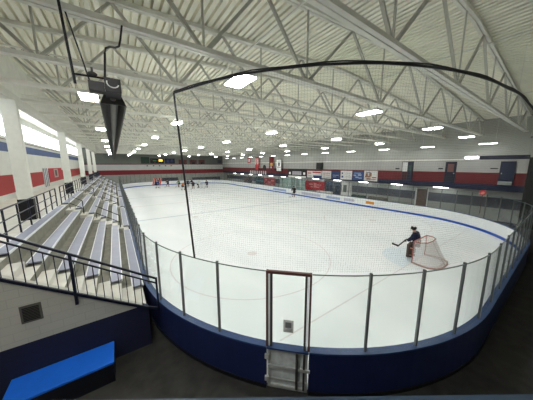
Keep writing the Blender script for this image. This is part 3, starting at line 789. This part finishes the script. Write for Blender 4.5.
# far wall items
def far_panel(name, label, cat, x0, x1, z0, z1, m, marks=(), y=63.999, group='panels along the far wall'):
    t = thing(name, label, cat, ((x0 + x1) / 2, y, z0), 0, group)
    w, h = x1 - x0, z1 - z0
    MB().box(-w / 2, w / 2, -0.12, 0, 0, h).build('face', m, t)
    for part, mm, rs in marks:
        b = MB()
        for u0, u1, v0, v1 in rs: b.box(-w / 2 + u0 * w, -w / 2 + u1 * w, -0.16, -0.12, v0 * h, v1 * h)
        b.build(part, mm, t)
    return t
far_panel('far_banner', 'dark green banner at the bleacher end of the far wall', 'banner', 5.74, 7.65, 5.72, 7.36, mat('green_black', (40, 54, 48), 0.6), [('mark', GREEN, [(0.1, 0.4, 0.5, 0.9), (0.5, 0.9, 0.2, 0.6)])])
far_panel('scoreboard', 'black scoreboard with a lit yellow window on the far wall', 'scoreboard', 7.8, 11.1, 5.72, 7.03, BLACK, [('lit_window', YELLOWE, [(0.62, 0.9, 0.42, 0.85)]), ('red_mark', TXTR, [(0.05, 0.15, 0.7, 0.8), (0.3, 0.36, 0.1, 0.2)]), ('green_mark', mat('green_lit', (60, 120, 70), 0.5), [(0.2, 0.45, 0.45, 0.7)])])
far_panel('far_banner', 'navy black banner next to the scoreboard', 'banner', 11.33, 13.86, 5.73, 7.07, mat('navy_black', (26, 32, 52), 0.6), [('mark', NAVS, [(0.2, 0.4, 0.2, 0.8), (0.6, 0.8, 0.3, 0.9)])])
for i, (x0, x1) in enumerate(((14.89, 17.05), (17.88, 19.88), (20.46, 22.25))):
    far_panel('far_banner', 'dull red banner on the far wall, %s beyond the navy one' % nth(i + 1), 'banner', x0, x1, 5.5, 6.8, mat('dull_red', (96, 52, 50), 0.7), [('mark', BLACK, [(0.3, 0.7, 0.1, 0.5)])])
far_panel('far_banner', 'small dark banner in the corner of the far wall', 'banner', 26.3, 27.6, 5.9, 6.8, GREYD)
for k in range(5):
    tag(MB().box(6.9 + k * 1.45, 7.25 + k * 1.45, 63.9, 64.0, 5.0, 5.25).build('wall_lamp', mat('dark_lamp', (70, 60, 58), 0.5)), 'small dark lamp under the far wall scoreboard, %s from the bleachers' % nth(k + 1), 'lamp', 'small lamps on the far wall')
far_panel('far_bench_panel', 'dark low panel on the far wall behind the skaters', 'panel', 9.9, 14.4, 0.5, 1.9, GREYD, group='dark low panels on the far wall')
far_panel('far_bench_panel', 'long dark low panel in the far corner past the skaters', 'panel', 18.3, 27.0, 0.3, 1.75, GREYD, group='dark low panels on the far wall')
t = thing('striped_sign', 'slanted orange, white and black striped panel on the far boards', 'panel', (8.6, 61.8, 0.3))
for k, mm in enumerate((mat('orange_red', (206, 78, 48), 0.6), BLACK, mat('orange_red', (206, 78, 48), 0.6), BLACK, mat('orange_red', (206, 78, 48), 0.6))):
    xk = -1.0 + k * 0.4
    MB().prism([(xk, 0.0), (xk + 0.3, 0.0), (xk + 0.75, 1.7), (xk + 0.45, 1.7)], 'y', -0.05, 0.0).build('stripe', mm, t)
MB().prism([(-1.05, 0.0), (0.95, 0.0), (1.4, 1.7), (-0.6, 1.7)], 'y', 0.001, 0.02).build('backing', WHITE, t)
# side wall flags
t = thing('striped_wall_banner', 'grey and white striped banner beside the red flag on the white wall', 'banner', (-5.98, 32.0, 3.1))
MB().box(0.0, 0.04, -1.0, 1.0, 0, 1.94).build('cloth', PALE, t)
for q in (-0.75, -0.1, 0.55): MB().box(0.04, 0.05, q - 0.15, q + 0.15, 0.02, 1.92).build('stripe', mat('slate_stripe', (92, 98, 116), 0.7), t)
t = thing('wall_flag', 'red flag with grey emblem on the white side wall', 'flag', (-5.98, 36.9, 3.8))
MB().box(0.0, 0.04, -3.5, 3.5, 0, 1.19).build('cloth', mat('flag_red', (176, 34, 52), 0.7), t)
MB().box(0.04, 0.05, -1.1, 1.1, 0.08, 1.1).build('emblem', mat('emblem_grey', (168, 160, 152), 0.7), t)
MB().box(0.05, 0.06, -0.6, 0.4, 0.25, 0.95).build('emblem_mark', mat('emblem_dark', (90, 70, 70), 0.7), t)
tag(MB().tube([(-5.9, 6.0, 7.1), (-5.9, 63.0, 7.1)], 0.03, 6).build('wall_conduit', BROWN), 'thin brown conduit along the white wall below the windows', 'conduit')
# board ads on the far side of the ice
def ad(label, y0, y1, z0, z1, m):
    tag(MB().box(25.424, 25.43, y0, y1, z0, z1).build('board_ad', m), label, 'advert', 'adverts on the inner boards')
ad('orange advert on the inner side boards', 13.55, 14.6, 0.52, 0.86, ORANGE)
adb = mat('faint_blue_ad', (150, 168, 204), 0.6); adg = mat('faint_lilac_ad', (186, 186, 204), 0.6)
ad('pale blue advert beside the orange one on the boards', 16.2, 17.8, 0.5, 0.85, adg)
ad('blue lettered advert strip, second past the orange one', 18.4, 20.8, 0.45, 0.8, adb)
ad('long lilac advert strip, third past the orange one', 22.0, 26.0, 0.45, 0.85, adg)
ad('blue advert strip, fourth past the orange one', 30.0, 34.0, 0.45, 0.85, adb)
# gear behind the far boards
tag(MB().box(26.6, 27.4, 18.1, 19.3, 0.0, 1.35).build('white_crate', WHITE, bevel=0.03), 'white crate standing behind the far side boards', 'crate')
tag(MB().box(26.7, 27.3, 15.6, 17.6, 0.0, 1.25).build('gear_bag', GREEN, bevel=0.15), 'dark green gear bag behind the far side boards', 'bag')
tag(MB().box(26.7, 27.3, 12.8, 15.2, 0.0, 1.28).build('gear_bag', mat('brown_bag', (92, 86, 76), 0.7), bevel=0.15), 'brownish gear bag behind the orange advert', 'bag')
tag(MB().box(26.6, 27.2, 21.0, 23.8, 0.0, 1.2).build('bench_box', PALE, bevel=0.03), 'pale box bench behind the side boards by the lobby doors', 'bench')

# ------------------------------------------------------------------ people
def skin_obj(name, verts, edges, rad, m, parent, sub=1):
    me = bpy.data.meshes.new(name)
    me.from_pydata([Vector(v) for v in verts], edges, [])
    o = bpy.data.objects.new(name, me); COL.objects.link(o)
    md = o.modifiers.new('Skin', 'SKIN'); md.use_smooth_shade = True
    lay = me.skin_vertices[0].data
    for i, r in enumerate(rad):
        lay[i].radius = (r, r) if not isinstance(r, tuple) else r
        lay[i].use_root = (i == 0)
    s = o.modifiers.new('Sub', 'SUBSURF'); s.levels = sub; s.render_levels = sub
    dg = bpy.context.evaluated_depsgraph_get()
    nm = bpy.data.meshes.new_from_object(o.evaluated_get(dg))
    bpy.data.objects.remove(o)
    nm.name = name; nm.materials.clear(); nm.materials.append(m)
    for p in nm.polygons: p.use_smooth = True
    o = bpy.data.objects.new(name, nm); COL.objects.link(o); o.parent = parent
    return o

def skater(label, loc, rz, jersey, pants, helmet, socks, lean=0.35, stick=True, scale=1.0, goalie=False, pose=0, sock_r=0.0, sticklabel=None):
    """faces +y locally"""
    t = thing('person', label, 'person', loc, rz, None)
    t.scale = (scale,) * 3
    L = lean
    hip = (0, -0.10, 0.90); mid = (0, 0.02 - 0.05 + L * 0.15, 1.10); chest = (0, -0.05 + L * 0.45, 1.34); neck = (0, -0.03 + L * 0.6, 1.50); head = (0, 0.02 + L * 0.7, 1.66)
    st = 0.14 + (0.12 if pose == 1 else 0.04)
    fl, fr_ = (-st, 0.12, 0.08), (st, -0.10 if pose else 0.05, 0.08)
    kl, kr = (-st * 0.9, 0.16, 0.50), (st * 0.95, 0.10, 0.50)
    hl, hr = (-0.10, -0.09, 0.86), (0.10, -0.09, 0.86)
    sl_, sr = (-0.19, chest[1] - 0.02, 1.42), (0.19, chest[1] - 0.02, 1.42)
    if goalie:
        el, er = (-0.36, chest[1] + 0.08, 1.18), (0.40, chest[1] + 0.02, 1.24)
        wl, wr = (-0.42, chest[1] + 0.28, 1.02), (0.62, chest[1] + 0.10, 1.26)
    else:
        el, er = (-0.34, chest[1] + 0.10, 1.16), (0.34, chest[1] + 0.12, 1.18)
        wl, wr = (-0.22, chest[1] + 0.36, 1.02), (0.10, chest[1] + 0.40, 1.10)
    V = [hip, mid, chest, neck, head, (head[0], head[1] + 0.01, head[2] + 0.10), hl, kl, fl, hr, kr, fr_, sl_, el, wl, sr, er, wr]
    E_ = [(0, 1), (1, 2), (2, 3), (3, 4), (4, 5), (0, 6), (6, 7), (7, 8), (0, 9), (9, 10), (10, 11), (2, 12), (12, 13), (13, 14), (2, 15), (15, 16), (16, 17)]
    rad = [0.13, 0.13, 0.15, 0.065, 0.09, 0.075, 0.09, 0.065, 0.045, 0.09, 0.065, 0.045, 0.07, 0.05, 0.038, 0.07, 0.05, 0.038]
    skin_obj('body', V, E_, rad, SKIN, t)
    # jersey
    skin_obj('jersey', [mid, (0, -0.09, 0.93), chest, (neck[0], neck[1] - 0.02, neck[2] - 0.05), sl_, el, wl, sr, er, wr],
             [(0, 1), (0, 2), (2, 3), (2, 4), (4, 5), (5, 6), (2, 7), (7, 8), (8, 9)], [q * (1.18 if goalie else 1.0) for q in (0.19, 0.2, 0.21, 0.09, 0.12, 0.10, 0.07, 0.12, 0.10, 0.07)], jersey, t)
    skin_obj('pants', [hip, hl, (kl[0] * 0.98, kl[1] * 0.9, 0.60), hr, (kr[0] * 0.98, kr[1] * 0.9, 0.60)], [(0, 1), (1, 2), (0, 3), (3, 4)], [0.17, 0.14, 0.12, 0.14, 0.12], pants, t)
    for nm, k, f in (('sock', kl, fl), ('sock', kr, fr_)):
        rr = 0.085 + sock_r
        skin_obj(nm, [(k[0], k[1], k[2] + 0.06), ((k[0] + f[0]) / 2, (k[1] + f[1]) / 2 - 0.01, (k[2] + f[2]) / 2), (f[0], f[1], f[2] + 0.09)], [(0, 1), (1, 2)], [rr, rr * 0.95, rr * 0.75], socks, t)
        sk = MB(); sk.box(f[0] - 0.045, f[0] + 0.045, f[1] - 0.09, f[1] + 0.2, 0.035, 0.14)
        so = sk.build('skate', BLACK, t, bevel=0.02)
        MB().box(f[0] - 0.006, f[0] + 0.006, f[1] - 0.1, f[1] + 0.2, 0.0, 0.035).build('skate_blade', SILVER, so)
    hb = MB().sphere((head[0], head[1], head[2] + 0.05), 0.135, 16, 10, (0.92, 1.08, 0.95))
    if not goalie: hb.v = [(x, y, max(z, head[2] - 0.0)) for x, y, z in hb.v]
    ho = hb.build('helmet', helmet, t, smooth=True)
    cg = MB()
    for q in range(-2, 3):
        cg.tube([(q * 0.045, head[1] + 0.13 - abs(q) * 0.012, head[2] + 0.06), (q * 0.042, head[1] + 0.16 - abs(q) * 0.014, head[2] - 0.03), (q * 0.03, head[1] + 0.12, head[2] - 0.11)], 0.006, 6)
    cg.build('face_cage', SILVER, ho)
    for w_ in (wl, wr):
        g = skin_obj('glove', [w_, (w_[0] * 0.96, w_[1] + 0.10, w_[2] - 0.05), (w_[0] * 0.9, w_[1] + 0.16, w_[2] - 0.07), (w_[0] + 0.05, w_[1] + 0.07, w_[2] + 0.03)], [(0, 1), (1, 2), (1, 3)], [0.06, 0.055, 0.045, 0.03], BLACK, t)
    M = Matrix.Translation(Vector(loc)) @ Matrix.Rotation(rz, 4, 'Z') @ Matrix.Scale(scale, 4)
    if stick and not goalie:
        a = Vector((-0.25, wl[1] - 0.1 + 0.2, 1.12)); b_ = Vector((0.30, wl[1] + 0.75, 0.05))
        g1 = Vector((wl[0] * 0.96, wl[1] + 0.12, wl[2] - 0.05)); g2 = Vector((wr[0] * 0.96, wr[1] + 0.12, wr[2] - 0.05))
        dirn = (g2 - g1); dirn.z = -0.55; dirn.normalize()
        top_ = g1 - dirn * 0.15; tt = (top_.z - 0.06) / -dirn.z; heel = top_ + dirn * tt
        if (heel - top_).length > 1.6: heel = Vector((g2.x + 0.25, g2.y + 0.7, 0.06))
        s = thing('hockey_stick', sticklabel, 'hockey stick', loc, rz); s.scale = (scale,) * 3
        MB().bar(tuple(top_), tuple(heel), 0.03, 0.02).build('shaft', BLACK, s)
        MB().bar(tuple(heel), tuple(heel + Vector((0.16, 0.24, 0.0))), 0.02, 0.08).build('blade', BLACK, s)
    return t, dict(wl=wl, wr=wr, M=M)

JN = mat('navy_jersey', (24, 30, 58), 0.8); JW = mat('white_jersey', (206, 206, 204), 0.8); JG = mat('grey_jersey', (110, 114, 116), 0.8); JO = mat('orange_jersey', (206, 120, 70), 0.8)
JB = mat('blue_jersey', (44, 66, 128), 0.8); JGR = mat('green_jersey', (92, 128, 84), 0.8); PB = mat('black_pants', (26, 26, 32), 0.8); HB_ = mat('black_helmet', (22, 22, 24), 0.4); HW = mat('white_helmet', (226, 226, 224), 0.4)
SKG = mat('grey_socks', (86, 84, 84), 0.8); SKW = mat('white_socks', (196, 196, 196), 0.8)
far = [((7.65, 54.9), JB, PB, HB_, SKW, 'skater in blue bending low near the striped panel', -2.2, 1),
       ((10.2, 55.9), JN, PB, HB_, SKG, 'skater in dark navy gliding in the far pack', 2.6, 1),
       ((12.3, 54.0), JGR, PB, HB_, SKG, 'skater in green in the far pack', 2.0, 0),
       ((14.1, 53.0), JN, PB, HB_, SKG, 'skater in dark jersey amid the far pack', 3.0, 0),
       ((11.5, 47.2), JO, PB, HW, SKW, 'skater in orange, lowest of the far pack', -2.7, 1),
       ((15.6, 54.5), JN, PB, HB_, SKW, 'skater in navy with white socks in the far pack', 1.6, 1),
       ((13.9, 48.0), JN, PB, HB_, SKG, 'skater in dark jersey just beyond the net pole', 2.7, 0),
       ((15.4, 49.4), JW, PB, HW, SKG, 'skater in white at the edge of the far pack', -1.9, 1),
       ((17.05, 48.2), JN, PB, HB_, SKG, 'skater in dark navy standing upright apart from the far pack', 2.4, 0)]
for i, ((x, y), j, p, h, s, lab, rz, po) in enumerate(far):
    skater(lab, (x, y, 0.1), rz, j, p, h, s, lean=0.5 if po else 0.2, pose=po, sticklabel='hockey stick of the ' + lab.split(',')[0])
skater('lone skater in black near the far side boards', (23.8, 26.1, 0.1), 1.9, mat('black_jersey', (26, 26, 30), 0.8), PB, HB_, SKG, lean=0.2, sticklabel='black hockey stick held by the lone skater in black')

# goal -----------------------------------------------------------
GX, GY = 13.56, 4.45
goal = thing('hockey_goal', 'hockey goal with rust red frame and white net on the ice', 'goal', (GX, GY, 0.1))
GF = mat('rusty_pink_frame', (170, 96, 88), 0.5)
hw = 0.86
for sx in (-1, 1): MB().tube([(sx * hw, 0, 0.0), (sx * hw, 0, 1.2)], 0.03, 10).build('post', GF, goal)
MB().tube([(-hw, 0, 1.2), (hw, 0, 1.2)], 0.03, 10).build('crossbar', GF, goal)
basep = [(-hw, 0), (-hw - 0.12, -0.4), (-hw - 0.12, -0.8), (-hw + 0.12, -1.08), (-0.35, -1.2), (0.35, -1.2), (hw - 0.12, -1.08), (hw + 0.12, -0.8), (hw + 0.12, -0.4), (hw, 0)]
MB().tube([(x, y, 0.035) for x, y in basep], 0.045, 8).build('base_frame', mat('faded_pink_pad', (176, 146, 140), 0.6), goal)
topp = [(-hw, 0), (-hw + 0.02, -0.3), (-hw + 0.3, -0.52), (0, -0.56), (hw - 0.3, -0.52), (hw - 0.02, -0.3), (hw, 0)]
MB().tube([(x, y, 1.2) for x, y in topp], 0.022, 8).build('top_frame', GF, goal)
MB().tube([(0, -0.56, 1.2), (0, -0.75, 0.8), (0, -1.2, 0.05)], 0.02, 8).build('back_brace', mat('white_brace', (210, 204, 200), 0.5), goal)
def netting(name, rowA, rowB, zA, zB, steps=6):
    me = bpy.data.meshes.new(name); vs = []; fs = []; uvs = []
    n = len(rowA)
    for j in range(steps + 1):
        t = j / steps; acc = 0
        for i in range(n):
            x = rowA[i][0] * (1 - t) + rowB[i][0] * t; y = rowA[i][1] * (1 - t) + rowB[i][1] * t
            z = zA * (1 - t) + zB * t - 0.08 * math.sin(PI * t) * 0.5
            vs.append((x, y, z)); uvs.append((i * 2.6 / (n - 1), t * 1.3))
    for j in range(steps):
        for i in range(n - 1): fs.append((j * n + i, j * n + i + 1, (j + 1) * n + i + 1, (j + 1) * n + i))
    me.from_pydata(vs, [], fs)
    ul = me.uv_layers.new(name='UVMap')
    for p in me.polygons:
        p.use_smooth = True
        for li in p.loop_indices: ul.data[li].uv = uvs[me.loops[li].vertex_index]
    me.materials.append(GOALNET)
    o = bpy.data.objects.new(name, me); COL.objects.link(o); o.parent = goal
def resample(pl, n):
    d = [0]
    for a, b in zip(pl, pl[1:]): d.append(d[-1] + math.dist(a, b))
    out = []
    for i in range(n):
        q = d[-1] * i / (n - 1)
        for k in range(len(pl) - 1):
            if q <= d[k + 1] + 1e-9:
                f = (q - d[k]) / (d[k + 1] - d[k]); out.append((pl[k][0] + f * (pl[k + 1][0] - pl[k][0]), pl[k][1] + f * (pl[k + 1][1] - pl[k][1]))); break
    return out
netting('back_net', resample(topp, 25), resample(basep, 25), 1.2, 0.05)
netting('top_net', resample(topp, 25), [(-hw + 2 * hw * i / 24, 0) for i in range(25)], 1.2, 1.2, 3)
MB().tube([(x * 0.9, y * 0.88, 0.02) for x, y in basep[1:-1]], 0.05, 8).build('base_skirt', mat('pale_skirt', (206, 198, 194), 0.7), goal)
# goalie
gl, gi = skater('goaltender in dark jersey and brown pads leaning on the goal crossbar', (13.52, 4.70, 0.1), 0.15, JN, mat('brown_pants', (58, 46, 46), 0.8), HB_, mat('brown_pads', (84, 68, 62), 0.8), lean=0.15, stick=False, goalie=True, sock_r=0.05)
for sx in (-1, 1):
    MB().box(sx * 0.2 - 0.14, sx * 0.2 + 0.14, 0.15, 0.3, 0.04, 0.82).build('leg_pad', mat('brown_pads', (84, 68, 62), 0.8), gl, bevel=0.04)
MB().sphere((0, 0.12, 1.78), 0.10, 12, 8, (1.0, 1.0, 0.6)).build('helmet_crest', HW, gl, smooth=True)
MB().box(-0.07, 0.07, 0.17, 0.2, 1.6, 1.74).build('mask_plate', HW, gl, bevel=0.01)
gs = thing('goalie_stick', 'dark goalie stick held out by the goaltender', 'hockey stick', (0, 0, 0))
w = gi['M'] @ Vector((-0.41, gi['wl'][1] + 0.08, 0.98))
A = Vector((w.x + 0.12, w.y - 0.02, w.z + 0.1))
MB().bar(tuple(A), (12.36, w.y + 0.05, 0.94), 0.035, 0.06).build('shaft', BLACK, gs)
MB().bar((12.36, w.y + 0.05, 0.94), (11.75, w.y + 0.1, 1.2), 0.03, 0.09).build('blade', BLACK, gs)

# ------------------------------------------------------------------ world, camera
wd = bpy.data.worlds.new('World'); SC.world = wd; wd.use_nodes = True
wd.node_tree.nodes['Background'].inputs['Color'].default_value = (0.5, 0.55, 0.6, 1)
wd.node_tree.nodes['Background'].inputs['Strength'].default_value = 0.05

cam = bpy.data.cameras.new('Camera'); co = bpy.data.objects.new('Camera', cam); COL.objects.link(co)
cam.sensor_width = 36.0; cam.lens = 215.0 / 533.0 * 36.0; cam.clip_start = 0.05; cam.clip_end = 300
F = Vector((0.56603717, 0.80838488, -0.16160382)); Rv = Vector((0.81898902, -0.57380661, -0.00172239)); U = Vector((0.09412169, 0.13137682, 0.98685421))
co.matrix_world = Matrix(((Rv.x, U.x, -F.x, 0.0), (Rv.y, U.y, -F.y, 0.0), (Rv.z, U.z, -F.z, 5.34), (0, 0, 0, 1)))
SC.camera = co
SC.view_settings.view_transform = 'Standard'; SC.view_settings.look = 'None'
SC.view_settings.gamma = 1.0; SC.view_settings.use_curve_mapping = False
SC.view_settings.exposure = 0.05
SC.cycles.transparent_max_bounces = 32
SC.cycles.max_bounces = 12
SC.cycles.diffuse_bounces = 8
